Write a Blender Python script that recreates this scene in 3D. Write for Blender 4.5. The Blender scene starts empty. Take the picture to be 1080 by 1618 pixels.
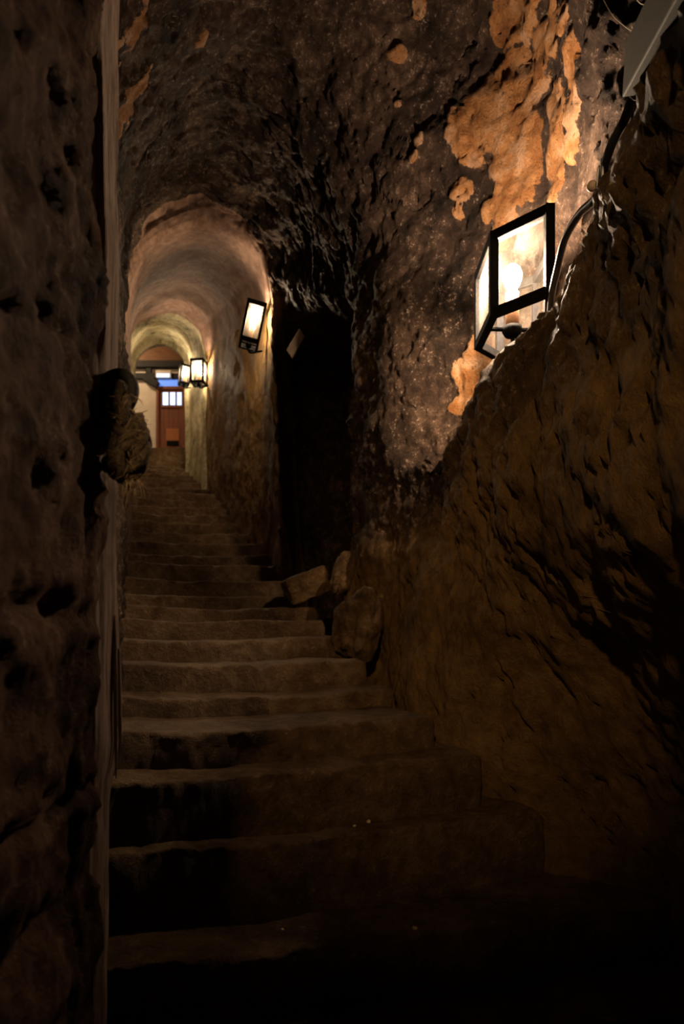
import bpy, bmesh, math, random
import numpy as np
from mathutils import Vector, Matrix, noise

S = bpy.context.scene
COL = S.collection
R = math.radians
F = 1079.0                      # focal length in pixels (24 mm on a 36 mm tall frame)
HX, HY = 540.0, 1010.0          # where the level view direction meets the picture

# ------------------------------------------------------------------ camera, world, exposure
cam_d = bpy.data.cameras.new('camera')
cam = bpy.data.objects.new('camera', cam_d); COL.objects.link(cam)
cam_d.sensor_fit = 'VERTICAL'; cam_d.sensor_height = 36.0; cam_d.lens = 24.0
cam.location = (0, 0, 0); cam.rotation_euler = (R(90), 0, 0)
cam_d.shift_y = (HY - 809.0) / 1618.0
cam_d.clip_start = 0.05
cam_d.dof.use_dof = True; cam_d.dof.focus_distance = 2.35; cam_d.dof.aperture_fstop = 3.2
S.camera = cam
w = bpy.data.worlds.new('world'); S.world = w; w.use_nodes = True
w.node_tree.nodes['Background'].inputs[0].default_value = (0.50, 0.32, 0.20, 1)
w.node_tree.nodes['Background'].inputs[1].default_value = 0.03
S.view_settings.view_transform = 'Standard'; S.view_settings.look = 'None'
S.view_settings.exposure = 0.0; S.view_settings.gamma = 1.0; S.view_settings.use_curve_mapping = False
E_BULB = 2300.0                 # emission of the bulb of the near lantern
E_FAR = 900.0                   # emission of the bulbs of the small lanterns
E_BACK = 360.0                    # lamp of the room behind the photographer (W)
E_ROOM = 62.0                   # ceiling lamp in the room at the head of the stair (W)

def lamp(name, loc, watts, col, rad):
    d = bpy.data.lights.new(name, 'POINT'); d.energy = watts; d.color = col; d.shadow_soft_size = rad
    o = bpy.data.objects.new(name, d); COL.objects.link(o); o.location = loc
    return o
sd = bpy.data.lights.new('spot_lamp_behind', 'SPOT'); sd.energy = E_BACK; sd.color = (1.0, 0.64, 0.30); sd.shadow_soft_size = 0.08
sd.spot_size = R(42); sd.spot_blend = 1.0
so = bpy.data.objects.new('spot_lamp_behind', sd); COL.objects.link(so); so.location = (-0.47, -2.2, 2.0)
so.rotation_euler = (Vector((0.34, 4.3, 0.34)) - so.location).to_track_quat('-Z', 'Y').to_euler()
lamp('room_lamp_upstairs', (-4.45, 12.9, 5.75), E_ROOM, (1.0, 0.72, 0.42), 0.08)

# ------------------------------------------------------------------ helpers
def at(x, y, d):
    """the point seen at pixel (x, y), d metres ahead"""
    return Vector(((x - HX) / F * d, d, (HY - y) / F * d))

def tag(o, label=None, cat=None, group=None, kind=None):
    if label: o['label'] = label
    if cat: o['category'] = cat
    if group: o['group'] = group
    if kind: o['kind'] = kind
    return o

def empty(name, loc, label, cat, group=None):
    o = bpy.data.objects.new(name, None); COL.objects.link(o); o.location = loc
    o.empty_display_size = 0.05
    return tag(o, label, cat, group)

def mesh_obj(name, verts, faces, mat, parent=None, smooth=True):
    me = bpy.data.meshes.new(name); me.from_pydata([tuple(v) for v in verts], [], [tuple(f) for f in faces])
    bm = bmesh.new(); bm.from_mesh(me); bmesh.ops.recalc_face_normals(bm, faces=bm.faces); bm.to_mesh(me); bm.free()
    if smooth: me.polygons.foreach_set('use_smooth', [True] * len(me.polygons))
    o = bpy.data.objects.new(name, me); COL.objects.link(o)
    if mat: me.materials.append(mat)
    if parent: o.parent = parent
    return o

def bm_obj(name, bm, mat, parent=None, smooth=False):
    me = bpy.data.meshes.new(name); bm.to_mesh(me); bm.free()
    if smooth: me.polygons.foreach_set('use_smooth', [True] * len(me.polygons))
    o = bpy.data.objects.new(name, me); COL.objects.link(o)
    if mat: me.materials.append(mat)
    if parent: o.parent = parent
    return o

def add_box(bm, c, ax, ay, az, bev=0.0):
    """box with centre c and half-axis vectors"""
    c, ax, ay, az = Vector(c), Vector(ax), Vector(ay), Vector(az)
    vs = [bm.verts.new(c + ax * i + ay * j + az * k) for i in (-1, 1) for j in (-1, 1) for k in (-1, 1)]
    fs = [(0, 1, 3, 2), (4, 6, 7, 5), (0, 4, 5, 1), (2, 3, 7, 6), (0, 2, 6, 4), (1, 5, 7, 3)]
    nf = [bm.faces.new([vs[i] for i in f]) for f in fs]
    bmesh.ops.recalc_face_normals(bm, faces=nf)
    if bev:
        es = list({e for f in nf for e in f.edges})
        bmesh.ops.bevel(bm, geom=es, offset=bev, segments=2, affect='EDGES', profile=0.6)

def add_bar(bm, a, b, wd, ht, bev=0.0, up=(0, 0, 1)):
    a, b = Vector(a), Vector(b); d = (b - a); L = d.length; d.normalize()
    up = Vector(up)
    if abs(d.dot(up)) > 0.95: up = Vector((1, 0, 0))
    s = d.cross(up).normalized(); u = s.cross(d).normalized()
    add_box(bm, (a + b) / 2, d * L / 2, s * wd / 2, u * ht / 2, bev)

def tube_geo(path, rad, n=10, closed=False):
    pts = [Vector(p) for p in path]; m = len(pts)
    rr = rad if callable(rad) else (lambda t: rad)
    verts, faces = [], []
    ref = None
    for i, p in enumerate(pts):
        if closed: t = pts[(i + 1) % m] - pts[i - 1]
        else: t = pts[min(i + 1, m - 1)] - pts[max(i - 1, 0)]
        t.normalize()
        if ref is None:
            ref = t.cross(Vector((0.13, 0.31, 0.94))).normalized()
        ref = (ref - t * ref.dot(t)).normalized(); b = t.cross(ref)
        for k in range(n):
            a = 2 * math.pi * k / n
            verts.append(p + (ref * math.cos(a) + b * math.sin(a)) * rr(i / max(1, m - 1)))
    for i in range(m if closed else m - 1):
        for k in range(n):
            faces.append((i * n + k, i * n + (k + 1) % n, ((i + 1) % m) * n + (k + 1) % n, ((i + 1) % m) * n + k))
    if not closed:
        faces.append(tuple(range(n))); faces.append(tuple(range((m - 1) * n, m * n)))
    return verts, faces

def merge(geos):
    V, Fc = [], []
    for v, f in geos:
        o = len(V); V += list(v); Fc += [tuple(i + o for i in q) for q in f]
    return V, Fc

def spline(pts, n=8):
    P = [Vector(p) for p in pts]; P = [P[0] * 2 - P[1]] + P + [P[-1] * 2 - P[-2]]
    out = []
    for i in range(1, len(P) - 2):
        for k in range(n):
            t = k / n
            out.append(0.5 * ((2 * P[i]) + (P[i + 1] - P[i - 1]) * t + (2 * P[i - 1] - 5 * P[i] + 4 * P[i + 1] - P[i + 2]) * t * t
                       + (3 * P[i] - P[i - 1] - 3 * P[i + 1] + P[i + 2]) * t ** 3))
    out.append(P[-2]); return out

def fbm(p, f, octv=5, H=0.9):
    return noise.fractal(Vector(p) * f, H, 2.1, octv)

def sstep(a, b, x):
    t = min(1.0, max(0.0, (x - a) / (b - a))); return t * t * (3 - 2 * t)

# ------------------------------------------------------------------ materials
def new_mat(name):
    m = bpy.data.materials.new(name); m.use_nodes = True
    nt = m.node_tree
    return m, nt, nt.nodes['Principled BSDF']

def nd(nt, typ, **kw):
    n = nt.nodes.new(typ)
    for k, v in kw.items():
        if k in n.inputs: n.inputs[k].default_value = v
        else: setattr(n, k, v)
    return n

def noise_n(nt, co, scale, detail=6, rough=0.6, dist=0.0):
    n = nd(nt, 'ShaderNodeTexNoise', Scale=scale, Detail=detail, Roughness=rough, Distortion=dist)
    nt.links.new(co, n.inputs['Vector']); return n.outputs['Fac']

def ramp(nt, src, stops):
    r = nt.nodes.new('ShaderNodeValToRGB'); el = r.color_ramp.elements
    while len(el) < len(stops): el.new(0.5)
    for e, (p, c) in zip(el, stops):
        e.position = p; e.color = (*c, 1) if len(c) == 3 else c
    nt.links.new(src, r.inputs[0]); return r.outputs['Color']

def mixc(nt, fac, a, b, mode='MIX'):
    m = nt.nodes.new('ShaderNodeMix'); m.data_type = 'RGBA'; m.blend_type = mode
    for i, v in ((0, fac), (6, a), (7, b)):
        if isinstance(v, (int, float)): m.inputs[i].default_value = v
        elif isinstance(v, tuple): m.inputs[i].default_value = (*v, 1)
        else: nt.links.new(v, m.inputs[i])
    return m.outputs[2]

def mth(nt, op, a, b=None, clamp=False):
    m = nt.nodes.new('ShaderNodeMath'); m.operation = op; m.use_clamp = clamp
    for i, v in ((0, a), (1, b)):
        if v is None: continue
        if isinstance(v, (int, float)): m.inputs[i].default_value = v
        else: nt.links.new(v, m.inputs[i])
    return m.outputs[0]

def mrange(nt, v, a, b, c=0.0, d=1.0):
    m = nt.nodes.new('ShaderNodeMapRange'); m.interpolation_type = 'SMOOTHSTEP'
    nt.links.new(v, m.inputs['Value'])
    for k, x in (('From Min', a), ('From Max', b), ('To Min', c), ('To Max', d)): m.inputs[k].default_value = x
    return m.outputs['Result']

def bump(nt, h, strength, dist, prev=None):
    b = nd(nt, 'ShaderNodeBump', Strength=strength, Distance=dist)
    nt.links.new(h, b.inputs['Height'])
    if prev is not None: nt.links.new(prev, b.inputs['Normal'])
    return b.outputs['Normal']

def coords(nt, scale=(1, 1, 1), rot=(0, 0, 0)):
    tc = nt.nodes.new('ShaderNodeTexCoord'); mp = nt.nodes.new('ShaderNodeMapping')
    mp.inputs['Scale'].default_value = scale; mp.inputs['Rotation'].default_value = rot
    nt.links.new(tc.outputs['Object'], mp.inputs[0]); return mp.outputs[0]

def attr(nt, name):
    a = nt.nodes.new('ShaderNodeAttribute'); a.attribute_name = name; return a.outputs['Fac']

def rock_mat(name, dark, mid, light, bare=True, speck=(0.50, 0.38, 0.29), speck_amt=0.55, bmp=1.0, rough=0.72, spec=0.2):
    """sandstone with soot, mottling, pale crystalline specks; 'bare' marks where the sooty crust has fallen off"""
    m, nt, b = new_mat(name)
    co = coords(nt); L = nt.links
    n1 = noise_n(nt, co, 2.3, 6, 0.62, 0.4)
    n2 = noise_n(nt, co, 13.0, 10, 0.72, 0.3)
    n3 = noise_n(nt, co, 55.0, 8, 0.75)
    tone = mth(nt, 'ADD', mth(nt, 'MULTIPLY', n1, 0.5), mth(nt, 'MULTIPLY', n2, 0.5))
    c = ramp(nt, tone, [(0.38, dark), (0.50, mid), (0.63, light)])
    sp = mth(nt, 'MULTIPLY', mrange(nt, n3, 0.53, 0.64), mrange(nt, n2, 0.48, 0.58))
    c = mixc(nt, mth(nt, 'MULTIPLY', sp, speck_amt), c, speck)
    if bare:
        edge = mth(nt, 'ADD', attr(nt, 'bare'), mth(nt, 'MULTIPLY', mth(nt, 'SUBTRACT', noise_n(nt, co, 11.0, 12, 0.72), 0.5), 0.55))
        mask = mrange(nt, edge, 0.47, 0.51)
        pit = mrange(nt, noise_n(nt, co, 42.0, 6, 0.7), 0.57, 0.64)
        oc = ramp(nt, noise_n(nt, co, 6.0, 8, 0.65), [(0.38, (0.27, 0.105, 0.030)), (0.5, (0.42, 0.195, 0.070)), (0.62, (0.52, 0.31, 0.18))])
        oc = mixc(nt, mth(nt, 'MULTIPLY', pit, 0.75), oc, (0.09, 0.045, 0.02))
        c = mixc(nt, mask, c, oc)
        cl = mrange(nt, attr(nt, 'clay'), 0.0, 1.0)
        clc = ramp(nt, tone, [(0.34, (0.07, 0.040, 0.013)), (0.5, (0.23, 0.130, 0.042)), (0.66, (0.38, 0.225, 0.085))])
        c = mixc(nt, cl, c, clc)
    L.new(c, b.inputs['Base Color'])
    L.new(mth(nt, 'SUBTRACT', rough + 0.12, mth(nt, 'MULTIPLY', n3, 0.35)), b.inputs['Roughness'])
    b.inputs['Specular IOR Level'].default_value = spec
    h = mth(nt, 'ADD', mth(nt, 'MULTIPLY', n2, 1.0), mth(nt, 'MULTIPLY', n3, 0.55))
    nr = bump(nt, h, 1.0 * bmp, 0.045)
    L.new(nr, b.inputs['Normal'])
    return m

def simple_mat(name, col, rough=0.6, metal=0.0, var=0.25, scale=30.0, bmp=0.15, stretch=(1, 1, 1), spec=0.5):
    m, nt, b = new_mat(name)
    co = coords(nt, stretch)
    n = noise_n(nt, co, scale, 6, 0.6)
    lo = tuple(x * (1 - var) for x in col); hi = tuple(min(1, x * (1 + var)) for x in col)
    nt.links.new(ramp(nt, n, [(0.35, lo), (0.65, hi)]), b.inputs['Base Color'])
    b.inputs['Roughness'].default_value = rough; b.inputs['Metallic'].default_value = metal
    b.inputs['Specular IOR Level'].default_value = spec
    if bmp: nt.links.new(bump(nt, n, bmp, 0.01), b.inputs['Normal'])
    return m

def emit_mat(name, col, strength):
    m, nt, b = new_mat(name)
    b.inputs['Base Color'].default_value = (*col, 1)
    b.inputs['Emission Color'].default_value = (*col, 1); b.inputs['Emission Strength'].default_value = strength
    return m

M = {}
M['rock'] = rock_mat('sooty_rock', (0.012, 0.007, 0.004), (0.050, 0.028, 0.017), (0.16, 0.098, 0.062), speck_amt=0.75, rough=0.8)
M['vault'] = rock_mat('vault_plaster', (0.085, 0.045, 0.028), (0.18, 0.105, 0.070), (0.30, 0.19, 0.135), bare=False, speck=(0.6, 0.48, 0.38), speck_amt=0.2, bmp=0.45, rough=0.85)
M['arch'] = rock_mat('arch_plaster', (0.06, 0.05, 0.024), (0.34, 0.30, 0.175), (0.60, 0.54, 0.37), bare=False, speck_amt=0.2, bmp=0.4, rough=0.85)
M['pier'] = rock_mat('pier_stone', (0.025, 0.013, 0.009), (0.105, 0.058, 0.038), (0.25, 0.15, 0.10), bare=False, speck_amt=0.35, bmp=0.7, spec=0.03)
M['step'] = rock_mat('step_stone', (0.065, 0.037, 0.016), (0.145, 0.086, 0.041), (0.25, 0.16, 0.085), bare=False, speck=(0.42, 0.32, 0.2), speck_amt=0.45, bmp=0.9, rough=0.66)
M['boulder'] = rock_mat('boulder_stone', (0.040, 0.021, 0.009), (0.115, 0.065, 0.025), (0.21, 0.125, 0.053), bare=False, speck_amt=0.3, bmp=0.9)
M['iron'] = simple_mat('black_iron', (0.0045, 0.004, 0.004), 0.7, 0.0, 0.4, 60, 0.3, (1, 1, 1), 0.08)
M['ironring'] = simple_mat('rusty_black_iron', (0.012, 0.010, 0.009), 0.7, 0.2, 0.5, 90, 0.6)
M['cable'] = simple_mat('black_cable', (0.014, 0.014, 0.014), 0.38, 0.0, 0.2, 40, 0.1)
M['steel'] = simple_mat('dull_steel', (0.32, 0.30, 0.28), 0.4, 0.9, 0.2, 40, 0.1)
M['rope'] = simple_mat('old_rope', (0.075, 0.050, 0.028), 0.95, 0.0, 0.55, 140, 0.8)
M['fibre'] = simple_mat('rope_fibre', (0.26, 0.18, 0.10), 0.8, 0.0, 0.4, 50, 0.0)
M['box'] = simple_mat('grey_olive_paint', (0.030, 0.026, 0.014), 0.7, 0.0, 0.12, 50, 0.05, (1, 1, 1), 0.12)
M['plate'] = simple_mat('pale_plate', (0.42, 0.32, 0.22), 0.6, 0.0, 0.08, 40, 0.03)
M['socket'] = simple_mat('candle_tube', (0.40, 0.20, 0.10), 0.6, 0.0, 0.2, 30, 0.05)
M['web'] = simple_mat('cobweb_thread', (0.6, 0.5, 0.42), 0.8, 0.0, 0.1, 30, 0.0)
M['pebble'] = simple_mat('pale_pebble', (0.50, 0.38, 0.22), 0.7, 0.0, 0.3, 60, 0.4)
M['white'] = simple_mat('white_plaster', (0.62, 0.52, 0.42), 0.85, 0.0, 0.10, 4, 0.05)
M['boards'] = simple_mat('brown_boards', (0.12, 0.045, 0.010), 0.6, 0.0, 0.35, 6, 0.1, (1, 1, 12))
M['beam'] = simple_mat('dark_beam', (0.010, 0.007, 0.005), 0.8, 0.0, 0.3, 12, 0.1)
M['door'] = simple_mat('red_brown_door', (0.17, 0.045, 0.014), 0.5, 0.0, 0.3, 10, 0.05, (10, 1, 1))
M['doorpanel'] = simple_mat('orange_brown_panel', (0.34, 0.10, 0.025), 0.5, 0.0, 0.2, 10, 0.05, (10, 1, 1))
M['pane_day'] = emit_mat('daylit_pane', (0.50, 0.68, 1.0), 1.8)
M['pane_blue'] = emit_mat('blue_lit_pane', (0.13, 0.30, 0.95), 0.75)
M['bulb'] = emit_mat('lit_bulb', (1.0, 0.74, 0.52), E_BULB)
M['bulb_small'] = emit_mat('lit_small_bulb', (1.0, 0.76, 0.52), E_FAR)

def wood_mat():
    m, nt, b = new_mat('weathered_timber'); L = nt.links
    co = coords(nt, (1, 1, 0.07))
    n = noise_n(nt, co, 90, 8, 0.7); n2 = noise_n(nt, coords(nt), 4, 4, 0.6)
    c = ramp(nt, n, [(0.34, (0.14, 0.085, 0.062)), (0.5, (0.48, 0.34, 0.26)), (0.68, (0.72, 0.55, 0.44))])
    c = mixc(nt, mrange(nt, n2, 0.5, 0.75), c, (0.20, 0.125, 0.09))
    L.new(c, b.inputs['Base Color']); b.inputs['Roughness'].default_value = 0.85
    L.new(bump(nt, n, 1.0, 0.01), b.inputs['Normal']); return m
M['wood'] = wood_mat()

def glass_mat():
    """old lantern glass clouded with dust and smears"""
    m, nt, b = new_mat('dusty_glass'); L = nt.links
    out = nt.nodes['Material Output']
    co = coords(nt, (1, 1, 0.6), (0.5, 0.3, 0.2))
    n = noise_n(nt, co, 7, 8, 0.65, 0.6); n2 = noise_n(nt, coords(nt), 40, 5, 0.6)
    tr = nt.nodes.new('ShaderNodeBsdfTransparent'); tr.inputs[0].default_value = (0.96, 0.95, 0.92, 1)
    tl = nt.nodes.new('ShaderNodeBsdfTranslucent'); tl.inputs[0].default_value = (0.42, 0.38, 0.33, 1)
    df = nt.nodes.new('ShaderNodeBsdfDiffuse'); df.inputs[0].default_value = (0.30, 0.24, 0.19, 1)
    gl = nt.nodes.new('ShaderNodeBsdfGlossy'); gl.inputs['Roughness'].default_value = 0.12
    fr = nt.nodes.new('ShaderNodeFresnel'); fr.inputs[0].default_value = 1.45
    a = nt.nodes.new('ShaderNodeMixShader'); a.inputs[0].default_value = 0.25
    L.new(tl.outputs[0], a.inputs[1]); L.new(df.outputs[0], a.inputs[2])
    d = nt.nodes.new('ShaderNodeMixShader')
    dust = mth(nt, 'ADD', mrange(nt, n, 0.38, 0.66, 0.012, 0.075), mrange(nt, n2, 0.55, 0.75, 0.0, 0.012))
    L.new(dust, d.inputs[0]); L.new(tr.outputs[0], d.inputs[1]); L.new(a.outputs[0], d.inputs[2])
    g = nt.nodes.new('ShaderNodeMixShader'); L.new(mth(nt, 'MULTIPLY', fr.outputs[0], 0.2), g.inputs[0])
    L.new(d.outputs[0], g.inputs[1]); L.new(gl.outputs[0], g.inputs[2])
    L.new(g.outputs[0], out.inputs['Surface'])
    return m
M['glass'] = glass_mat()

# ------------------------------------------------------------------ the rock: one lofted surface, cut into wall_right, ceiling, wall_left
def lx(Y): return -0.12 - 0.30 * Y if Y > 2.3 else -0.81       # foot of the left-hand wall
# each station: nominal Y and 16 points going up the right wall, over the vault and down the left wall
ST = []
def station(Y, right, apex, leftz, lxx=None, lh=0.30):
    """right: eleven (X, Y, z) points from the foot to the right haunch; apex (X, z); leftz: (haunch z, springing z, mid z, foot z)"""
    L = lx(Y) if lxx is None else lxx
    hx = L + (apex[0] - L) * lh
    ST.append([Vector(p) for p in right] + [Vector((apex[0], Y, apex[1])), Vector((hx, Y, leftz[0])), Vector((L, Y, leftz[1])),
              Vector((L, Y, leftz[2])), Vector((L, Y, leftz[3]))])
def near(Y, xs, zc, Yup=None, apex=(-0.05, 4.0)):
    """xs: foot, z-.9, z-.4, z.4, z1.0, crest, niche floor, z2.0, z2.9, z3.5, haunch"""
    U = Y if Yup is None else Yup
    zz = [-1.6, -0.9, -0.4, 0.4, zc - 0.33, zc - .01, zc - .06, 1.95, 2.9, 3.45, 3.85]
    yy = [Y] * 6 + [U] * 4 + [(U + Y) / 2]
    station(Y, [(x, y, z) for x, y, z in zip(xs, yy, zz)], apex, (3.5, 2.85, 1.0, -1.4))
near(-2.9, [1.4, 1.4, 1.3, 1.0, .85, .80, 1.15, 1.2, 1.15, .95, .5], 1.5)
near(-1.2, [1.4, 1.4, 1.3, 1.0, .85, .80, 1.15, 1.2, 1.15, .95, .5], 1.5)
near(0.3, [1.4, 1.4, 1.25, .92, .80, .75, 1.15, 1.2, 1.15, .95, .5], 1.5)
near(1.2, [1.42, 1.4, 1.2, .80, .72, .74, 1.15, 1.22, 1.2, .95, .5], 1.49)
near(1.8, [1.55, 1.42, 1.18, .81, .765, .79, 1.14, 1.30, 1.5, 1.35, .6], 1.42)
near(2.15, [1.55, 1.45, 1.20, .79, .75, .80, 1.12, 1.28, 1.42, 1.30, .6], 1.36)
near(2.6, [1.50, 1.44, 1.20, .72, .675, .785, 1.14, 1.16, 1.15, 1.04, .5], 1.29)
near(3.0, [1.14, 1.10, .92, .67, .56, .675, 1.14, 1.09, .985, .93, .45], 1.17, 2.93)
near(3.4, [.60, .58, .56, .55, .51, .60, 1.04, 1.10, 1.05, .90, .42], 1.08, 3.62, (-.2, 4.0))
near(3.85, [.36, .35, .35, .42, .50, .53, .68, .74, .72, .62, .28], 1.02, 4.02, (-.35, 4.0))
def pil(Y, X, zz, hy, apex, top):
    station(Y, [(X + dx, Y + dy, z) for dx, dy, z in zip((-.04, -.04, -.02, 0, 0, 0, .01, .02, .02), (0,) * 9, zz)] + top, apex, (3.6, 2.9, 1.0, -1.0))
pil(4.4, .25, [-1.0, -.6, -.2, .35, .75, 1.05, 1.35, 1.9, 2.55], 0, (-.55, 4.0), [Vector((.14, 4.4, 3.15)), Vector((-.10, 4.4, 3.7))])
pil(4.86, .066, [-.8, -.5, -.1, .35, .75, 1.05, 1.35, 1.9, 2.4], 0, (-.85, 3.98), [Vector((.0, 4.88, 2.95)), Vector((-.32, 4.9, 3.6))])
pil(4.92, .075, [-.8, -.5, -.1, .35, .75, 1.05, 1.35, 1.85, 2.42], 0, (-.87, 3.98), [Vector((-.01, 4.93, 2.96)), Vector((-.33, 4.94, 3.6))])
station(5.25, [(.46, 5.15, z) for z in (-.6, -.3, 0, .4, .8, 1.2, 1.6, 2.05)] + [(.0, 5.25, 2.55), (-.1, 5.25, 3.0), (-.45, 5.25, 3.65)], (-1.0, 3.97), (3.6, 2.95, 1.2, -.8))
station(5.7, [(.95, 6.3, z) for z in (-.4, -.1, .2, .5, .9, 1.3, 1.7, 2.2)] + [(-.2, 5.7, 2.82), (-.3, 5.7, 3.2), (-.65, 5.7, 3.72)], (-1.16, 3.97), (3.6, 3.0, 1.4, -.5))
station(6.0, [(.35, 7.35, z) for z in (-.2, .1, .4, .7, 1.1, 1.5, 1.9, 2.35)] + [(-.40, 6.0, 2.98), (-.48, 6.0, 3.36), (-.79, 6.0, 3.83)], (-1.27, 4.02), (3.65, 3.1, 1.6, -.2))
station(6.2, [(-.36, 6.9, .1), (-.37, 6.9, .4), (-.38, 6.9, .6), (-.42, 6.9, .9), (-.46, 6.85, 1.3), (-.48, 6.8, 1.7), (-.5, 6.75, 2.1), (-.55, 6.6, 2.65),
               (-.58, 6.22, 3.12), (-.66, 6.22, 3.48), (-.92, 6.22, 3.92)], (-1.34, 4.06), (3.75, 3.2, 1.7, .0))
station(6.3, [(-.47, 6.3, .1), (-.47, 6.3, .45), (-.50, 6.3, .75), (-.54, 6.3, 1.1), (-.58, 6.3, 1.5), (-.60, 6.32, 1.9), (-.62, 6.32, 2.3), (-.64, 6.32, 2.8),
               (-.655, 6.32, 3.2), (-.72, 6.32, 3.55), (-.97, 6.32, 3.95)], (-1.36, 4.08), (3.80, 3.24, 1.7, .1))
def tun(Y, floor, xr, zs, rad, xfoot, lxx=None):
    """tunnel section: right foot, right springing at (xr, zs), round vault of radius rad"""
    cx = xr - rad; h = zs - floor
    pts = [(xfoot + (xr - xfoot) * t, Y, floor - .4 + (h + .4) * u) for t, u in zip((0, .2, .4, .6, .75, .85, .92, .97), (0, .14, .28, .42, .55, .68, .8, .9))]
    pts += [(xr, Y, zs), (cx + rad * math.cos(R(32)), Y, zs + rad * math.sin(R(32))), (cx + rad * math.cos(R(62)), Y, zs + rad * math.sin(R(62)))]
    station(Y, pts, (cx, zs + rad), (zs + rad * math.sin(R(45)), zs, zs - h * .5, floor - .4), cx - rad if lxx is None else lxx, 0.293)
tun(6.5, .62, -.68, 3.24, .68, -.56)
tun(7.2, .95, -.86, 3.42, .68, -.82)
tun(8.0, 1.35, -1.20, 3.62, .66, -1.20)
tun(9.0, 1.82, -1.58, 3.95, .61, -1.56)
tun(10.0, 2.25, -2.00, 4.19, .58, -1.98)
NST = len(ST)

def catmull(P, segs):
    """P: (n, ..., 3) array; resample with segs[i] points in span i"""
    n = len(P); E = np.concatenate([(2 * P[0] - P[1])[None], P, (2 * P[-1] - P[-2])[None]])
    out = []
    for i in range(n - 1):
        a, b, c, d = E[i], E[i + 1], E[i + 2], E[i + 3]
        for k in range(segs[i]):
            t = k / segs[i]
            cr = 0.5 * (2 * b + (c - a) * t + (2 * a - 5 * b + 4 * c - d) * t * t + (3 * b - a - 3 * c + d) * t ** 3)
            ln = b + (c - b) * t
            out.append(0.75 * cr + 0.25 * ln)
    out.append(E[-2]); return np.array(out)

G = np.array([[tuple(p) for p in s] for s in ST])          # stations x 16 x 3
res_i = [max(3, int(np.linalg.norm(G[i + 1] - G[i], axis=1).max() / (0.05 if G[i][11][1] < 0.2 else 0.019 if G[i][11][1] < 6.6 else 0.035))) for i in range(NST - 1)]
res_j = [max(3, int(np.linalg.norm(G[5:15, j + 1] - G[5:15, j], axis=1).mean() / 0.021)) for j in range(15)]
A = catmull(G, res_i)
A = np.swapaxes(catmull(np.swapaxes(A, 0, 1), res_j), 0, 1)
NI, NJ = A.shape[:2]
ci = np.concatenate([[0], np.cumsum(res_i)]); cj = np.concatenate([[0], np.cumsum(res_j)])
T1 = np.gradient(A, axis=0); T2 = np.gradient(A, axis=1)
N = np.cross(T1, T2); N /= np.linalg.norm(N, axis=2, keepdims=True) + 1e-9
# point into the cave
mid = A.mean(axis=1, keepdims=True)
if (N * (mid - A)).sum() < 0: N = -N

def pick(px, py):
    """the front-most point of the rock near a direction, for placing patches where they lie on it"""
    u = A[..., 0] / np.maximum(A[..., 1], .1) * F + HX; v = HY - A[..., 2] / np.maximum(A[..., 1], .1) * F
    d2 = (u - px) ** 2 + (v - py) ** 2
    d2[A[..., 1] < 1.0] = 1e9
    near_ = np.where(d2 < max(150, d2.min() * 1.2), A[..., 1], 1e9)
    k = np.unravel_index(near_.argmin(), near_.shape)
    return A[k]
BLOBS = [(888, 95, 36), (892, 165, 34), (895, 225, 26), (880, 295, 22), (772, 205, 30), (800, 205, 30), (775, 260, 20), (800, 110, 30), (755, 172, 46), (738, 228, 36), (724, 205, 24), (790, 40, 36), (820, 20, 48), (845, 95, 50), (862, 50, 36), (830, 150, 44), (872, 178, 44), (830, 215, 50),
         (872, 245, 40), (800, 250, 30), (812, 290, 42), (792, 335, 26), (764, 325, 15), (780, 375, 24), (740, 590, 34), (755, 560, 30), (722, 640, 22), (885, 25, 24),
         (217, 165, 24), (207, 195, 22), (224, 148, 20), (234, 128, 20), (196, 222, 17), (212, 180, 20), (215, 50, 30), (230, 20, 26), (199, 75, 14), (205, 110, 9),
         (720, 302, 20), (712, 325, 10), (655, 22, 13), (620, 90, 13), (622, 175, 6), (655, 225, 11), (648, 250, 9), (330, 62, 9), (322, 76, 9)]
BL = [(pick(x, y), r) for x, y, r in BLOBS]
bare = np.zeros((NI, NJ))
for c, r in BL:
    rr = r * c[1] / F
    d = np.linalg.norm(A - c, axis=2) / rr
    for a_, b_ in zip(*np.where(d < 2.2)):
        q = Vector(A[a_, b_]); d[a_, b_] *= 1 + .28 * fbm(q, .35 / rr, 3) + .35 * fbm(q + Vector((3, 1, 2)), 9, 4)
    bare = np.maximum(bare, np.clip(1.0 - 0.5 * d, 0, 1))
i_p, i_f, i_v = ci[13] - 8, ci[16] - 3, ci[17]      # pillar edge, flange at the vault mouth, vault mouth
clay = np.zeros((NI, NJ))
X_, Y_, Z_ = A[..., 0], A[..., 1], A[..., 2]
jj = np.arange(NJ)[None, :].repeat(NI, 0)
clay = np.where(jj < cj[8], np.clip(1.0 - (Z_ - 0.62 + 0.35 * np.clip(Y_ - 3.2, -.2, .6)) / 0.40, 0, 1), 0)
clay = np.where((jj < cj[5]) & (Y_ < 3.6), np.maximum(clay, 0.4), clay)
ii = np.arange(NI)[:, None].repeat(NJ, 1)
clay = np.where((jj < cj[8]) & (ii > i_f), 1.0, np.where((jj < cj[8]) & (ii > i_p), 0.0, clay))  # no clay in the recess: its shade is put into the rock colour
D = np.zeros((NI, NJ))
ax = Vector((-0.15, 0.70, -0.70)).normalized()
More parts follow.
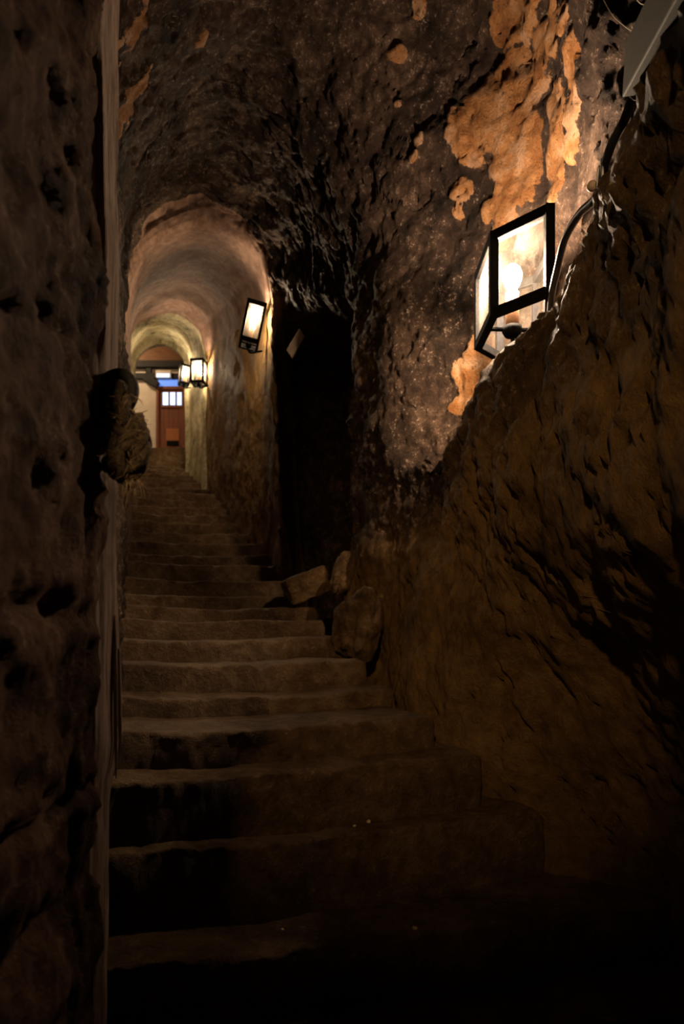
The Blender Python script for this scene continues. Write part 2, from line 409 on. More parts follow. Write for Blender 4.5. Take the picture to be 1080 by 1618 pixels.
for i in range(NI):
    for j in range(NJ):
        p = Vector(A[i, j]); Y = p.y
        k = 1.0 if Y < 6.35 else 0.35
        if Y < 1.2: k *= 0.8
        a = 0.060 * fbm(p, 1.5, 3) + (0.028 if p.z < 1.0 and j < cj[8] else 0.040) * fbm(p + Vector((7, 3, 1)), 4.2, 4)
        st = p - ax * (p.dot(ax) * 0.72)                      # ridges that run down the ledge
        if j < cj[7] and Y < 4.2:
            wgt = sstep(0.2, 0.9, p.z)
            a += wgt * (0.032 * fbm(st + Vector((2, 9, 4)), 8.0, 5) - 0.026 * abs(fbm(st, 13.0, 4)))
        if cj[8] <= j <= cj[13] and Y < 6.4:                   # arcs of pick marks round the vault
            q = Vector((p.x * 0.5, p.y * 1.5, p.z * 0.5))
            a += 0.017 * fbm(q, 7.0, 4) - 0.013 * abs(fbm(q + Vector((3, 3, 3)), 13.0, 3))
        a += 0.012 * fbm(p, 15.0, 4) + 0.006 * fbm(p, 34.0, 3)
        cr = abs(fbm(p + Vector((11, 5, 8)), 2.3, 3))
        a -= 0.028 * (1 - sstep(0.0, 0.05, cr)) * (1.0 if Y < 6.3 else 0.2)
        if Y > 6.4 and j >= cj[8]: a *= 0.6
        edge = 1.0
        D[i, j] = a * k + 0.025 * sstep(0.35, 0.6, bare[i, j])
B = A + N * D[..., None]

def grid_obj(name, i0, i1, j0, j1, mats, matfn):
    sub = B[i0:i1 + 1, j0:j1 + 1]; n, m = sub.shape[:2]
    me = bpy.data.meshes.new(name)
    idx = np.arange(n * m).reshape(n, m)
    q = np.stack([idx[:-1, :-1], idx[1:, :-1], idx[1:, 1:], idx[:-1, 1:]], -1).reshape(-1, 4)
    me.from_pydata(sub.reshape(-1, 3).tolist(), [], q.tolist())
    me.polygons.foreach_set('use_smooth', [True] * len(me.polygons))
    for nm, arr in (('bare', bare), ('clay', clay)):
        at_ = me.attributes.new(nm, 'FLOAT', 'POINT'); at_.data.foreach_set('value', arr[i0:i1 + 1, j0:j1 + 1].reshape(-1).astype(np.float32))
    for mm in mats: me.materials.append(mm)
    mi = np.repeat([matfn(i0 + i) for i in range(n - 1)], m - 1).astype(np.int32)
    me.polygons.foreach_set('material_index', mi)
    o = bpy.data.objects.new(name, me); COL.objects.link(o)
    return tag(o, kind='structure')
grid_obj('wall_right', 0, NI - 1, 0, cj[8], [M['rock'], M['vault']], lambda i: 0 if i < ci[-3] else 0)
grid_obj('ceiling', 0, NI - 1, cj[8], cj[13], [M['rock'], M['vault']], lambda i: 0 if i < i_v - 4 else 1)
grid_obj('wall_left', 0, NI - 1, cj[13], NJ - 1, [M['rock'], M['vault']], lambda i: 0 if i < i_v - 4 else 1)

# ---- plastered arch at the head of the stair (two rings and the reveal between them)
def arch_pts(cx, Y, zs, rad, zfoot, n=22):
    pts = [(cx + rad, Y, zfoot + (zs - zfoot) * k / 8) for k in range(8)]
    pts += [(cx + rad * math.cos(math.pi * k / n), Y, zs + rad * math.sin(math.pi * k / n)) for k in range(n + 1)]
    pts += [(cx - rad, Y, zs + (zfoot - zs) * k / 8) for k in range(1, 9)]
    return pts
rings = [arch_pts(-2.58, 9.98, 4.19, .63, 2.0), arch_pts(-2.58, 9.99, 4.19, .555, 2.0)]
for k in range(1, 11):
    t = k / 10; rings.append(arch_pts(-2.58 + (-3.08 + 2.58) * t, 9.99 + 1.5 * t, 4.19 + .36 * t, .555 - .055 * t, 2.0 + .6 * t))
rings += [arch_pts(-3.08, 11.5, 4.55, .44, 2.6), arch_pts(-3.12, 11.75, 4.6, .44, 2.6), arch_pts(-3.12, 11.76, 4.6, .9, 2.6)]
V, Fc = [], []
m = len(rings[0])
for r_ in rings:
    for p in r_:
        p = Vector(p); V.append(p + Vector((.02 * fbm(p, 3, 3), .012 * fbm(p + Vector((5, 5, 5)), 3, 3), .02 * fbm(p + Vector((9, 1, 1)), 3, 3))))
for i in range(len(rings) - 1):
    for j in range(m - 1): Fc.append((i * m + j, i * m + j + 1, (i + 1) * m + j + 1, (i + 1) * m + j))
tag(mesh_obj('wall_arch', V, Fc, M['arch']), kind='structure')

# ---- floor under the flight and the landing before the door
def slab(name, x0, x1, y0, y1, z0, z1, mat, kind='structure'):
    bm = bmesh.new(); add_box(bm, ((x0 + x1) / 2, (y0 + y1) / 2, (z0 + z1) / 2), ((x1 - x0) / 2, 0, 0), (0, (y1 - y0) / 2, 0), (0, 0, (z1 - z0) / 2))
    return tag(bm_obj(name, bm, mat), kind=kind)
fl = []
for i in range(60):
    for j in range(30):
        p = Vector((-1.2 + 3.0 * i / 59, -1.2 + 4.0 * j / 29, -1.46)); p.z += .02 * fbm(p, 3, 4); fl.append(p)
tag(mesh_obj('floor', fl, [(i * 30 + j, i * 30 + j + 1, (i + 1) * 30 + j + 1, (i + 1) * 30 + j) for i in range(59) for j in range(29)], M['step']), kind='structure')

# ---- the room at the head of the stair
YE = 13.8
def zE(y): return (HY - y) / F * YE
def xE(x): return (x - HX) / F * YE
ZF = zE(731)
slab('floor_upper', -5.4, -2.3, 12.72, YE, ZF - .5, ZF, M['step'])
slab('wall_end', -5.6, -2.2, YE, YE + .2, 2.6, zE(577), M['white'])
slab('wall_gable', -5.6, -2.2, YE, YE + .2, zE(577), 6.8, M['boards'])
slab('wall_end_left', -5.7, -5.5, 11.7, YE + .1, 2.4, 6.8, M['white'])
slab('wall_end_right', -2.62, -2.3, 11.9, YE + .05, 2.4, 6.8, M['arch'])
slab('ceiling_upper', -5.7, -2.2, 11.7, YE + .2, 6.7, 6.9, M['boards'])
def face_box(bm, x0, y0, x1, y1, yd, th, bev=.004):
    X0, X1, Z0, Z1 = xE(x0), xE(x1), zE(y1), zE(y0)
    add_box(bm, ((X0 + X1) / 2, yd - th / 2, (Z0 + Z1) / 2), ((X1 - X0) / 2, 0, 0), (0, th / 2, 0), (0, 0, (Z1 - Z0) / 2), bev)
bm = bmesh.new(); face_box(bm, 180, 573.5, 310, 583.5, YE, .14); tag(bm_obj('trim_1', bm, M['beam']), kind='structure')
bm = bmesh.new(); face_box(bm, 180, 592, 247, 600.5, YE, .10); face_box(bm, 232, 583, 240.5, 593, YE, .10)
face_box(bm, 272, 592, 308, 600, YE, .08); add_bar(bm, (xE(231), YE - .08, zE(600)), (xE(252), YE - .08, zE(612)), .12, .2, .004, (0, 1, 0))
tag(bm_obj('trim_2', bm, M['beam']), kind='structure')
bm = bmesh.new(); face_box(bm, 249.5, 600, 297, 613, YE, .04); wn = tag(bm_obj('window_1', bm, M['beam']), kind='structure')
bm = bmesh.new(); face_box(bm, 251, 601.5, 293, 612, YE - .03, .03, 0); bm_obj('glass_pane', bm, M['pane_blue'], wn)
ex = empty('light_box', (xE(260), YE - .1, zE(598)), 'small bright bluish-white light box over the far door', 'light')
bm = bmesh.new(); face_box(bm, 248, 588.5, 272, 600, YE - .02, .10); o = bm_obj('housing', bm, M['white'], ex); o.matrix_parent_inverse = ex.matrix_world.inverted()
bm = bmesh.new(); face_box(bm, 250, 594, 270, 599.6, YE - .10, .03); o = bm_obj('diffuser', bm, M['pane_day'], ex)
for o in ex.children: o.location = -ex.location; o.matrix_parent_inverse = Matrix()
# door: leaf, frame, three panes, letter plate, kick plate
bm = bmesh.new(); face_box(bm, 248.5, 613, 252.5, 731, YE, .10); face_box(bm, 290.5, 613, 296, 731, YE, .10); face_box(bm, 252.5, 613, 290.5, 617.5, YE, .10)
dr = tag(bm_obj('door_1', bm, M['door']), kind='structure')
bm = bmesh.new()
for k in range(5):
    x0 = 252.5 + 38 * k / 5; face_box(bm, x0 + .15, 617.5, x0 + 7.45, 731, YE - .01, .05, .004)
lf = bm_obj('door_leaf', bm, M['door'], dr)
bm = bmesh.new(); face_box(bm, 264, 679, 284, 698, YE - .06, .02); bm_obj('door_panel', bm, M['doorpanel'], dr)
bm = bmesh.new(); face_box(bm, 255.5, 620, 289.5, 644, YE - .058, .015); face_box(bm, 255, 644, 290, 646, YE - .055, .03); bm_obj('glazing_frame', bm, M['door'], dr)
for a_, b_ in ((258.5, 267), (270, 278), (281, 288)):
    bm = bmesh.new(); face_box(bm, a_, 622, b_, 642, YE - .07, .012); bm_obj('door_pane', bm, M['pane_day'], dr)
bm = bmesh.new(); face_box(bm, 265, 698.5, 283.5, 706, YE - .06, .03); bm_obj('letter_plate', bm, M['iron'], dr)
bm = bmesh.new(); face_box(bm, 263, 722, 281, 727, YE - .06, .02); bm_obj('kick_plate', bm, M['iron'], dr)

# ------------------------------------------------------------------ near left: stone pier
def pier():
    plan = spline([(-.9, -2.8), (-.70, -1.4), (-.50, .1), (-.455, .55), (-.455, .9), (-.458, 1.08), (-.463, 1.25), (-.474, 1.31), (-.53, 1.345), (-.80, 1.34), (-1.3, 1.35)], 14)
    pts = []
    acc = 0
    P = [Vector((p[0], p[1], 0)) if len(p) == 2 else p for p in plan]
    # resample
    Ls = [0]
    for a_, b_ in zip(P, P[1:]): Ls.append(Ls[-1] + (b_ - a_).length)
    n = int(Ls[-1] / .012)
    k = 0; Q = []
    for i in range(n + 1):
        s = Ls[-1] * i / n
        while k < len(Ls) - 2 and Ls[k + 1] < s: k += 1
        t = (s - Ls[k]) / max(1e-6, Ls[k + 1] - Ls[k]); Q.append(P[k].lerp(P[k + 1], t))
    nz = 270; z0, z1 = -1.35, 2.3
    V, Fc = [], []
    joints = [(-.82, .018), (-.445, .020), (-.275, .012), (.045, .022), (.50, .008), (.93, .010), (1.45, .012)]
    for i, q in enumerate(Q):
        t = (Q[min(i + 1, n)] - Q[max(i - 1, 0)]).normalized(); nr = Vector((t.y, -t.x, 0))
        for j in range(nz + 1):
            z = z0 + (z1 - z0) * j / nz
            p = Vector((q.x, q.y, z))
            a = .022 * fbm(p, 2.6, 3) + .02 * fbm(p + Vector((4, 4, 4)), 8, 4) + .008 * fbm(p, 26, 3)
            for zj, wj in joints:
                dz = abs(z + .03 * fbm(Vector((q.y * 2, zj * 9, 0)), 2, 2) - zj)
                a -= .020 * math.exp(-(dz / wj) ** 2) * sstep(-.25, .15, fbm(Vector((q.y, zj * 5, 3)), 2.5, 2) + .1 + (.3 if zj < 0 else -.05))
            # vertical flutes on the rounded edge
            fl_ = sstep(1.0, 1.2, q.y)
            a += fl_ * .013 * fbm(Vector((q.x * 30, q.y * 30, z * 2.5)), 1.0, 3)
            a += .012 * math.exp(-((z - (1.45 - 1.3 * (q.y - .7))) / .03) ** 2) * sstep(.6, .8, q.y)
            V.append(p + nr * a)
    for i in range(n):
        for j in range(nz): Fc.append((i * (nz + 1) + j, (i + 1) * (nz + 1) + j, (i + 1) * (nz + 1) + j + 1, i * (nz + 1) + j + 1))
    tag(mesh_obj('wall_left_pier', V, Fc, M['pier']), kind='structure')
pier()

# weathered timber post fixed against the edge of the pier
def timber_post():
    n, nz = 36, 340; z0, z1 = -1.25, 2.2
    V, Fc = [], []
    for j in range(nz + 1):
        z = z0 + (z1 - z0) * j / nz
        low = 1 - sstep(-.36, -.20, z)
        cx = -.506 - .008 * low + .004 * fbm(Vector((0, 0, z)), 1.5, 2); wx = .036 - .010 * low; wy = .072 - .012 * low
        for k in range(n):
            a = 2 * math.pi * k / n
            sx = math.copysign(abs(math.cos(a)) ** .6, math.cos(a)); sy = math.copysign(abs(math.sin(a)) ** .6, math.sin(a))
            g = .010 * fbm(Vector((math.cos(a) * 3, math.sin(a) * 3, z * .9)), 1.6, 3) - .006 * abs(fbm(Vector((math.cos(a) * 9, math.sin(a) * 9, z * 1.2)), 1.3, 3))
            V.append(Vector((cx + (wx + g) * sx, 1.392 - .012 * low + (wy + g) * sy, z)))
    for j in range(nz):
        for k in range(n): Fc.append((j * n + k, j * n + (k + 1) % n, (j + 1) * n + (k + 1) % n, (j + 1) * n + k))
    Fc.append(tuple(range(n))); Fc.append(tuple(range(nz * n, nz * n + n)))
    post = tag(mesh_obj('timber_post', V, Fc, M['wood']), 'tall weathered grey-brown timber post along the edge of the stone pier', 'post')
    for (x0, za, zb, y_) in ((-.470, -.12, -.255, 1.44), (-.472, -.05, -.29, 1.42)):     # splinters hanging at its foot
        sv, sf = tube_geo(spline([(x0 - .004, y_, za + .10), (x0, y_ - .004, za + .04), (x0 + .004, y_ - .006, (za + zb) / 2), (x0 + .003, y_ - .002, zb)], 8), lambda t: .006 * (1 - t) ** .6 + .001, 7)
        mesh_obj('splinter', sv, sf, M['wood'], post)
timber_post()

# ------------------------------------------------------------------ steps
ORD = ['first', 'second', 'third', 'fourth', 'fifth', 'sixth', 'seventh', 'eighth', 'ninth', 'tenth', 'eleventh', 'twelfth', 'thirteenth', 'fourteenth', 'fifteenth',
       'sixteenth', 'seventeenth', 'eighteenth', 'nineteenth', 'twentieth', 'twenty-first', 'twenty-second', 'twenty-third', 'twenty-fourth', 'twenty-fifth',
       'twenty-sixth', 'twenty-seventh', 'twenty-eighth', 'twenty-ninth', 'thirtieth']
SP = [  # right end X, Y, nose height, turn of the nose line (degrees)
    (1.45, 2.45, -1.31, 12), (1.44, 2.82, -1.067, 15.4), (.94, 3.08, -.77, 20), (.666, 3.13, -.522, 22), (.467, 3.25, -.371, 21), (.29, 3.70, -.274, 20),
    (.159, 4.0, -.122, 21), (.02, 4.45, .01, 19), (-.11, 4.80, .133, 17), (-.168, 5.2, .24, 16), (-.44, 5.62, .363, 16), (-.50, 6.08, .525, 16),
    (-.57, 6.7, .726, 16), (-.72, 7.05, .862, 16), (-.86, 7.4, 1.03, 16), (-.98, 7.7, 1.18, 16), (-1.20, 8.0, 1.35, 16), (-1.33, 8.35, 1.51, 16),
    (-1.46, 8.7, 1.67, 16), (-1.58, 9.05, 1.84, 16), (-1.70, 9.4, 2.0, 16), (-1.86, 9.8, 2.16, 16), (-2.06, 10.2, 2.33, 16), (-2.2, 10.6, 2.49, 16),
    (-2.3, 11.0, 2.64, 16), (-2.5, 11.4, 2.79, 16), (-2.62, 11.8, 2.93, 16), (-2.7, 12.2, 3.06, 16), (-2.75, 12.55, 3.26, 12)]
STEP_LABEL = {0: 'lowest stone step at the foot of the flight, only its right end in view', 1: 'broad dark stone step, second up from the foot of the flight',
              7: 'stone step ending against the big brown boulder, eighth up from the foot'}
def make_step(i, xr, yr, z, deg):
    th = R(deg); u = Vector((math.cos(th), math.sin(th), 0)); v = Vector((-math.sin(th), math.cos(th), 0))
    end = Vector((xr, yr, z))
    Y = yr; left = (lx(Y) - .03 if Y < 9.9 else xr - 1.35)
    if Y < 3.4: left = -1.0
    L = (xr - left) / math.cos(th)
    nxt = SP[i + 1] if i + 1 < len(SP) else (xr, yr + .5, z + .2, deg)
    prev_z = SP[i - 1][2] if i else -1.5
    h = z - prev_z + .13; dep = min(.9, (nxt[1] - yr) + (.36 if i < 6 else .14))
    rn = .022
    prof = [(0.012, -h), (0.008, -h * .75), (0.0, -h * .5), (0.0, -h * .28), (0.0, -.055), (0.0, -.030), (.001, -.014), (.004, -.005), (.011, -.001), (.03, .001), (.08, .003),
            (.13, .004), (.2, .005), (.3, .006)]
    prof = [q for q in prof if q[0] < dep - .05] + [(dep, .008), (dep, -h)]
    fine = .016 if i < 8 else .03 if i < 14 else .06
    n = max(12, int(L / fine)); mP = len(prof)
    V, Fc = [], []
    rnd = .075 if i in (2, 3, 4) else .045
    for a in range(n + 1):
        t = a / n; s = L * t
        base = end - u * (L - s)
        de = L - s                                            # distance from the right end
        k = 1.0 if de > rnd else math.sqrt(max(0.0, 1 - (1 - de / rnd) ** 2))
        wear = -.022 * math.exp(-((t - .48) / .28) ** 2) + .016 * fbm(base + Vector((0, 0, i)), 2.2, 3)
        chip = .030 * max(0, fbm(base + Vector((i, 2, 0)), 8.0, 4) - .08)
        for (pv, pz) in prof:
            nearn = math.exp(-((pv - .01) ** 2 + pz ** 2) / .004)
            p = base + v * pv + Vector((0, 0, pz + wear * (1 if pz > -.2 else .4)))
            sh = .012 * fbm(p, 5, 4) + .006 * fbm(p, 22, 3)
            p += v * (chip * nearn + .022 * fbm(Vector((s, i * 3.1, 0)), 2.0, 3)) - Vector((0, 0, chip * nearn * .9)) + v * sh * (1 if pz < -.01 else .2) + Vector((0, 0, sh * .5 * (1 if pz > -.01 else 0)))
            if k < 1:
                p += v * (rnd * .8 * (1 - k)) * (1 if pv < .1 else 0) - Vector((0, 0, rnd * .7 * (1 - k))) * (1 if pz > -.09 else 0)
            V.append(p)
    for a in range(n):
        for b in range(mP): Fc.append((a * mP + b, a * mP + (b + 1) % mP, (a + 1) * mP + (b + 1) % mP, (a + 1) * mP + b))
    Fc.append(tuple(range(mP))); Fc.append(tuple(range(n * mP, n * mP + mP)))
    o = mesh_obj('stone_step', V, Fc, M['step'])
    if i in STEP_LABEL: lab = STEP_LABEL[i]
    elif i < 6: lab = 'worn brown stone step with chipped nosing, %s up from the foot of the flight' % ORD[i]
    elif i < 16: lab = 'narrow stone step in the middle of the flight, %s up from the foot' % ORD[i]
    elif i < len(SP) - 1: lab = 'dim far stone step under the vault, %s up from the foot' % ORD[i]
    else: lab = 'topmost pale stone step in front of the red-brown door'
    tag(o, lab, 'step', 'stone steps of the stairway')
for i, sp in enumerate(SP): make_step(i, *sp)

# ------------------------------------------------------------------ boulders and block at the right-hand ends of the steps
def boulder(name, c, r, rot, label, cat, seed, flat=0.0, mat='boulder', group=None, sub=5, amp=.24):
    bm = bmesh.new(); bmesh.ops.create_icosphere(bm, subdivisions=sub, radius=1.0)
    mt = Matrix.Rotation(R(rot[2]), 3, 'Z') @ Matrix.Rotation(R(rot[1]), 3, 'Y') @ Matrix.Rotation(R(rot[0]), 3, 'X')
    for v_ in bm.verts:
        p = v_.co.copy(); q = p + Vector((seed * 3.1, seed * 1.7, seed))
        if flat:
            mx = max(abs(p.x), abs(p.y), abs(p.z)); p = p.lerp(p / mx * .86, flat)
        p *= 1 + amp * fbm(q, 1.1, 3) + .07 * fbm(q, 3.2, 4)
        p = Vector((p.x * r[0], p.y * r[1], p.z * r[2]))
        v_.co = mt @ p
    o = bm_obj(name, bm, M[mat], None, True); o.location = c
    return tag(o, label, cat, group)
boulder('stone_block', at(484, 926, 5.25), (.20, .15, .12), (0, -22, 16), 'slanting squared stone block closing the side of the stair', 'stone', 1, .8, sub=5, amp=.1)
boulder('boulder', at(544, 904, 4.85), (.082, .11, .16), (0, 18, 10), 'upright rounded boulder leaning on the foot of the rock pillar', 'boulder', 2, .3)
boulder('boulder', at(566, 990, 4.38), (.15, .16, .235), (0, 8, 20), 'big brown boulder beside the step ends below the rock pillar', 'boulder', 3, .3, amp=.4)
bpy.context.view_layer.update(); dg = bpy.context.evaluated_depsgraph_get()
for x, y, r_, lab in ((582, 1300, .010, 'small pale pebble lying on the third step up'), (560, 1306, .006, 'tiny pale pebble left of the bigger pebble on the third step up'),
                      (655, 1468, .008, 'small pale pebble near the edge of the second step up'), (446, 1470, .006, 'tiny pebble in the middle of the second step up')):
    ok, hit = S.ray_cast(dg, (0, 0, 0), at(x, y, 1).normalized())[:2]
    if ok: boulder('pebble', hit + Vector((0, 0, r_ * .5)), (r_ * 1.3, r_, r_ * .8), (10, 0, 40 + x), lab, 'pebble', x * .01, .2, 'pebble', 'pebbles on the steps', 3)

# ------------------------------------------------------------------ lanterns
HEX = [(.853, 2.81), (.666, 3.00), (.666, 3.33), (.800, 3.47), (.955, 3.36), (.958, 3.17)]
SQ = [(LX - .12, LY - .12) for LX, LY in ((.835, 3.13),)] + [(.715, 3.25), (.955, 3.25), (.955, 3.01)]
LC = Vector((.835, 3.13, 0)); ZB, ZT = 1.432, 1.766
def make_lantern(label, group, PLAN, hold, bar, bulb='bulb'):
    root = empty('wall_lantern', (LC.x, LC.y, ZB), label, 'lantern', group)
    loc = lambda p, z: Vector((p[0] - LC.x, p[1] - LC.y, z - ZB))
    n = len(PLAN)
    bm = bmesh.new()
    for i in range(n):
        a, b = PLAN[i], PLAN[(i + 1) % n]
        add_bar(bm, loc(a, ZT), loc(b, ZT), .036, .044, .003); add_bar(bm, loc(a, ZB), loc(b, ZB), .036, .038, .003)
        add_bar(bm, loc(a, ZB - .015), loc(a, ZT + .020), .038, .038, .003, (0, 1, 0))
    # cross bar that carries the lamp holder
    add_bar(bm, loc(bar[0], ZB), loc(bar[1], ZB), .024, .012, .002)
    bm_obj('frame', bm, M['iron'], root)
    for i in range(n):
        a, b = Vector((*PLAN[i], 0)), Vector((*PLAN[(i + 1) % n], 0))
        d = (b - a).normalized(); nn = Vector((d.y, -d.x, 0))
        a2, b2 = a + d * .012, b - d * .012
        bm = bmesh.new(); add_box(bm, loc(((a2 + b2) / 2)[:2], (ZB + ZT) / 2), (b2 - a2) / 2, nn * .0015, Vector((0, 0, (ZT - ZB) / 2 - .012)))
        bm_obj('glass_pane', bm, M['glass'], root)
    cx, cy = hold
    sv, sf = tube_geo([loc((cx, cy), ZB + .01), loc((cx, cy), ZB + .05), loc((cx, cy), ZB + .165)], lambda t: .030 if t < .4 else .031, 18)
    mesh_obj('lamp_holder', sv, sf, M['socket'], root)
    bv, bf = [], []
    prof = [(0.012, .165), (.020, .18), (.034, .205), (.043, .23), (.044, .25), (.036, .275), (.020, .290), (.0, .294)]
    for r_, z in prof:
        for k in range(20): bv.append(loc((cx + r_ * math.cos(k * math.pi / 10), cy + r_ * math.sin(k * math.pi / 10)), ZB + z))
    for i in range(len(prof) - 1):
        for k in range(20): bf.append((i * 20 + k, i * 20 + (k + 1) % 20, (i + 1) * 20 + (k + 1) % 20, (i + 1) * 20 + k))
    mesh_obj('bulb', bv, bf, M[bulb], root)
    sv, sf = tube_geo([loc((cx, cy), ZB + .008), loc((cx, cy), ZB - .012), loc((cx, cy), ZB - .034), loc((cx, cy), ZB - .040)], lambda t: (.044, .046, .034, .018)[min(3, int(t * 3 + .5))], 20)
    mesh_obj('boss', sv, sf, M['iron'], root)
    pp = [loc((cx, cy), ZB - .035), loc((cx + .005, cy), ZB - .065), loc((cx + .03, cy), ZB - .10), loc((cx + .08, cy + .01), ZB - .125)]
    if bulb == 'bulb': pp += [loc((cx + .24, cy + .05), ZB - .13), loc((cx + .40, cy + .08), ZB - .12)]
    else: pp = [loc((cx, cy), ZB - .035), loc((cx + .01, cy), ZB - .06), loc((cx + .06, cy), ZB - .07), loc((cx + .20, cy), ZB - .03)]
    sv, sf = tube_geo(spline(pp, 8), .010, 10)
    mesh_obj('bracket_pipe', sv, sf, M['iron'], root)
    return root
LG = 'black framed glass lanterns along the stair'
make_lantern('large glowing black-framed lantern in the rock niche, nearest to the foot of the stair', LG, HEX, (.785, 3.15), ((.666, 3.15), (.955, 3.17)))
lan = make_lantern('lit lantern at the right side of the vault mouth with bulb showing', LG, SQ, (.835, 3.13), ((.715, 3.13), (.955, 3.13)), 'bulb_small')
lan.location = at(393, 543, 6.60); lan.rotation_euler = (R(-3), R(11), R(12)); lan.scale = (.68, .68, 1.12)
def dup(root, loc, rot, sc, label):
    c = root.copy(); COL.objects.link(c); c.location = loc; c.rotation_euler = rot; c.scale = sc; c['label'] = label
    for ch in root.children:
        d = ch.copy(); COL.objects.link(d); d.parent = c
    return c
dup(lan, at(314, 606, 9.72), (0, 0, R(-6)), (.72, .72, .92), 'bright lantern on the right of the far plastered arch')
dup(lan, at(290, 607, 11.1), (0, R(4), R(25)), (.6, .6, .85), 'farthest lantern, just left of the bright one at the arch')

# ------------------------------------------------------------------ cable, trunking and plate
def oriented_box(name, c, ax, ay, az, mat, label, cat, bev=.004):
    bm = bmesh.new(); add_box(bm, (0, 0, 0), ax, ay, az, bev); o = bm_obj(name, bm, M[mat]); o.location = c
    return tag(o, label, cat)
a_, b_ = Vector((.768, 1.84, 1.525)), Vector((.657, 1.2, 1.297))
dv = (b_ - a_) / 2; dn = dv.normalized(); sv_ = dn.cross(Vector((0, 0, 1))).normalized(); up_ = sv_.cross(dn)
tr = oriented_box('cable_trunking', (a_ + b_) / 2 + Vector((.018, 0, .012)), dv, sv_ * .026, up_ * .0615, 'box', 'long olive-grey box lying along the top of the right-hand ledge', 'trunking', .005)
c = at(467, 543, 5.85)
lv = (at(477, 527, 5.85) - at(457, 560, 5.85)) / 2; wv = (at(480, 533, 5.85) - at(472, 520, 5.85)) / 2 * 1.0
nv = lv.cross(wv).normalized()
oriented_box('wall_plate', c, lv, wv, nv * .02, 'plate', 'small tilted blank pale plate on the dark rock by the recess', 'plate', .003)
cab = spline([at(1000, 150, 1.9), at(985, 192, 1.95), at(966, 228, 2.0), at(955, 262, 2.06), at(948, 296, 2.12), at(938, 316, 2.18), at(915, 338, 2.3), at(892, 378, 2.45), at(880, 425, 2.6), at(872, 462, 2.75), at(868, 500, 2.95)], 8)
v_, f_ = tube_geo(cab, .0135, 10)
tag(mesh_obj('power_cable', v_, f_, M['cable']), 'black armoured cable running down the ledge to the big lantern', 'cable')
cl = empty('cable_clip', at(948, 300, 2.08), 'bright metal clip holding the black cable to the ledge', 'clip')
def rel(o, root):
    o.parent = root; o.location = -root.location
v_, f_ = tube_geo(spline([at(946, 262, 2.05), at(943, 285, 2.06), at(944, 306, 2.07), at(951, 308, 2.07), at(955, 296, 2.06)], 6), .0035, 7); rel(mesh_obj('wire', v_, f_, M['steel']), cl)
v_, f_ = tube_geo([at(951, 250, 2.05), at(952, 275, 2.06), at(952, 309, 2.07)], .005, 8); rel(mesh_obj('strap', v_, f_, M['steel']), cl)
bm = bmesh.new(); bmesh.ops.create_uvsphere(bm, u_segments=16, v_segments=10, radius=.016); o = bm_obj('knob', bm, M['plate'], None, True); o.parent = cl; o.location = at(935, 294, 2.1) - cl.location

# cobweb threads
def thread(pts, label):
    v_, f_ = tube_geo(spline(pts, 8), .0011, 5)
    tag(mesh_obj('cobweb_thread', v_, f_, M['web']), label, 'cobweb', 'cobweb threads')
thread([at(950, -6, 2.1), at(966, 22, 2.05), at(985, 40, 2.0), at(1003, 52, 1.9)], 'long sagging cobweb thread above the olive-grey box')
thread([at(1003, -4, 1.85), at(1013, 6, 1.8), at(1029, 8, 1.72)], 'short cobweb thread touching the top of the olive-grey box')
thread([at(994, 152, 1.84), at(1003, 158, 1.82), at(1020, 156, 1.80)], 'bright cobweb thread under the end of the olive-grey box')

# ------------------------------------------------------------------ iron ring and the knotted rope on it
RC = at(183, 622, 1.345)
ring = []
for k in range(48):
    a = 2 * math.pi * k / 48
    ring.append(Vector((math.cos(a) * .0375, math.sin(a) * .010 - .01 * math.cos(a), math.sin(a) * .0425)))
v_, f_ = tube_geo(ring, .0112, 14, True)
rg = mesh_obj('iron_ring', v_, f_, M['ironring']); rg.location = RC
tag(rg, 'thick black iron ring on the edge of the stone pier', 'ring')
v_, f_ = tube_geo([(-.036, .01, .012), (-.055, .018, .016), (-.09, .03, .02)], .012, 10); mesh_obj('staple', v_, f_, M['ironring'], rg)

def rope_geo(path, rad, twist=9.0, n=9, strands=3):
    pts = [Vector(p) for p in path]; m = len(pts); geos = []
    T, U = [], []
    ref = None
    for i in range(m):
        t = (pts[min(i + 1, m - 1)] - pts[max(i - 1, 0)]).normalized()
        if ref is None: ref = t.cross(Vector((.2, .9, .3))).normalized()
        ref = (ref - t * ref.dot(t)).normalized(); T.append(t); U.append(ref.copy())
    acc = [0]
    for i in range(1, m): acc.append(acc[-1] + (pts[i] - pts[i - 1]).length)
    for s in range(strands):
        line = []
        for i in range(m):
            a = 2 * math.pi * s / strands + acc[i] / rad * (2 * math.pi / twist)
            b = T[i].cross(U[i])
            line.append(pts[i] + (U[i] * math.cos(a) + b * math.sin(a)) * rad * .52 + Vector((fbm(pts[i] + Vector((s, 0, 0)), 60, 2), fbm(pts[i], 55, 2), 0)) * rad * .12)
        geos.append(tube_geo(line, rad * .56, n))
    return merge(geos)
rp = empty('rope_knot', RC, 'frayed dark rope knotted through the black iron ring', 'rope')
def rl(x, y, d): return at(x, y, d) - RC
# loop through the ring
loop = spline([rl(172, 705, 1.36), rl(167, 665, 1.36), rl(168, 630, 1.355), rl(179, 615, 1.34), rl(190, 626, 1.325), rl(194, 655, 1.315), rl(199, 690, 1.32), rl(200, 720, 1.33)], 10)
v_, f_ = rope_geo(loop, .0185, 8); mesh_obj('loop', v_, f_, M['rope'], rp)
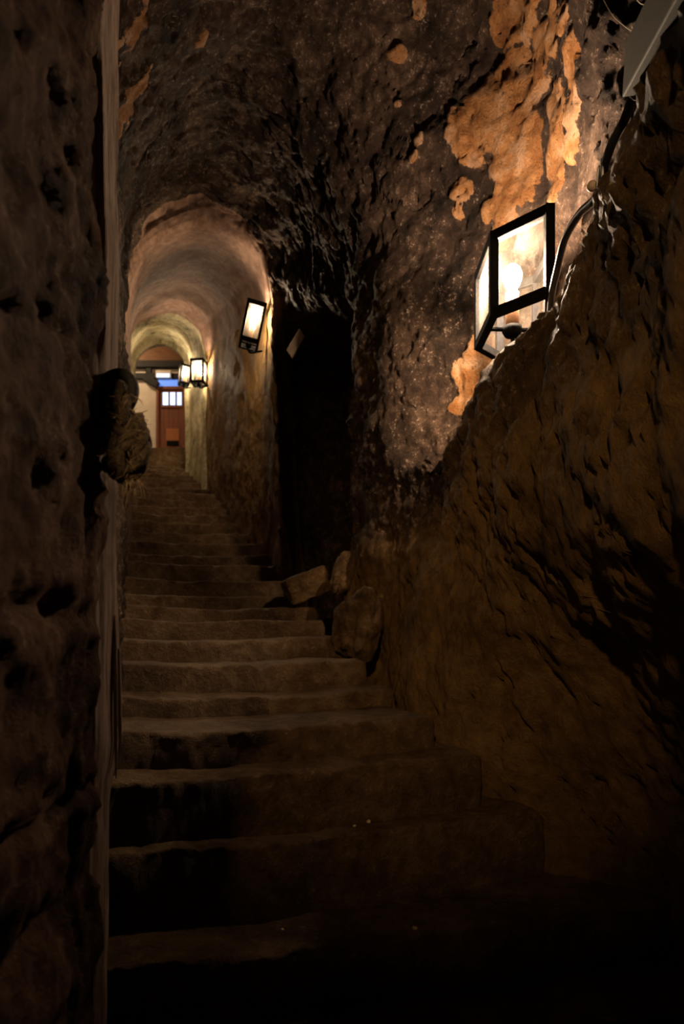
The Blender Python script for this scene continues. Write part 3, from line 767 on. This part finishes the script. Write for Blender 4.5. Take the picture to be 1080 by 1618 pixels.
# turns of the knot
for pts in ([rl(168, 668, 1.33), rl(180, 682, 1.30), rl(202, 686, 1.295), rl(217, 676, 1.32), rl(214, 662, 1.36), rl(196, 660, 1.375)],
            [rl(172, 735, 1.35), rl(183, 722, 1.305), rl(203, 700, 1.285), rl(222, 690, 1.31), rl(226, 705, 1.35), rl(214, 730, 1.37)],
            [rl(216, 668, 1.325), rl(224, 695, 1.30), rl(220, 728, 1.29), rl(203, 748, 1.305), rl(184, 744, 1.34), rl(176, 722, 1.36)],
            [rl(178, 690, 1.30), rl(184, 715, 1.285), rl(192, 738, 1.29), rl(198, 756, 1.32)]):
    v_, f_ = rope_geo(spline(pts, 10), .0165, 8); mesh_obj('knot_turn', v_, f_, M['rope'], rp)
v_, f_ = rope_geo(spline([rl(196, 735, 1.31), rl(203, 752, 1.31), rl(206, 762, 1.31), rl(209, 772, 1.315)], 8), .013, 8); mesh_obj('tail', v_, f_, M['rope'], rp)
rng = random.Random(5); geos = []
for k in range(230):
    if k < 60:      # hairs standing off to the right
        s = rl(rng.uniform(214, 226), rng.uniform(650, 745), rng.uniform(1.29, 1.33)); L = rng.uniform(.008, .030); d = Vector((rng.uniform(.5, 1), rng.uniform(-.3, .3), rng.uniform(-.5, .9)))
    elif k < 130:   # loose ends hanging
        s = rl(rng.uniform(192, 216), rng.uniform(752, 772), rng.uniform(1.29, 1.33)); L = rng.uniform(.015, .045); d = Vector((rng.uniform(-.25, .5), rng.uniform(-.3, .3), -1))
    else:           # hairs over the body of the knot
        s = rl(rng.uniform(165, 222), rng.uniform(625, 760), rng.uniform(1.272, 1.295)); L = rng.uniform(.01, .03); d = Vector((rng.uniform(-1, 1), rng.uniform(-.5, 0), rng.uniform(-1, .6)))
    d.normalize(); bend = Vector((rng.uniform(-.4, .4), rng.uniform(-.4, .4), rng.uniform(-.6, .1)))
    geos.append(tube_geo([s, s + d * L * .5 + bend * L * .1, s + d * L + bend * L * .35], lambda t: .00065 * (1.1 - .6 * t), 4))
for (x0, x1, y1) in ((222, 229, 788), (219, 224, 786), (205, 196, 812), (214, 233, 775)):
    geos.append(tube_geo(spline([rl(x0 - 6, 752, 1.30), rl((x0 + x1) / 2, (752 + y1) / 2, 1.295), rl(x1, y1, 1.30)], 6), .0007, 4))
V, Fc = merge(geos); tag(mesh_obj('loose_fibre', V, Fc, M['fibre'], rp), kind='stuff')
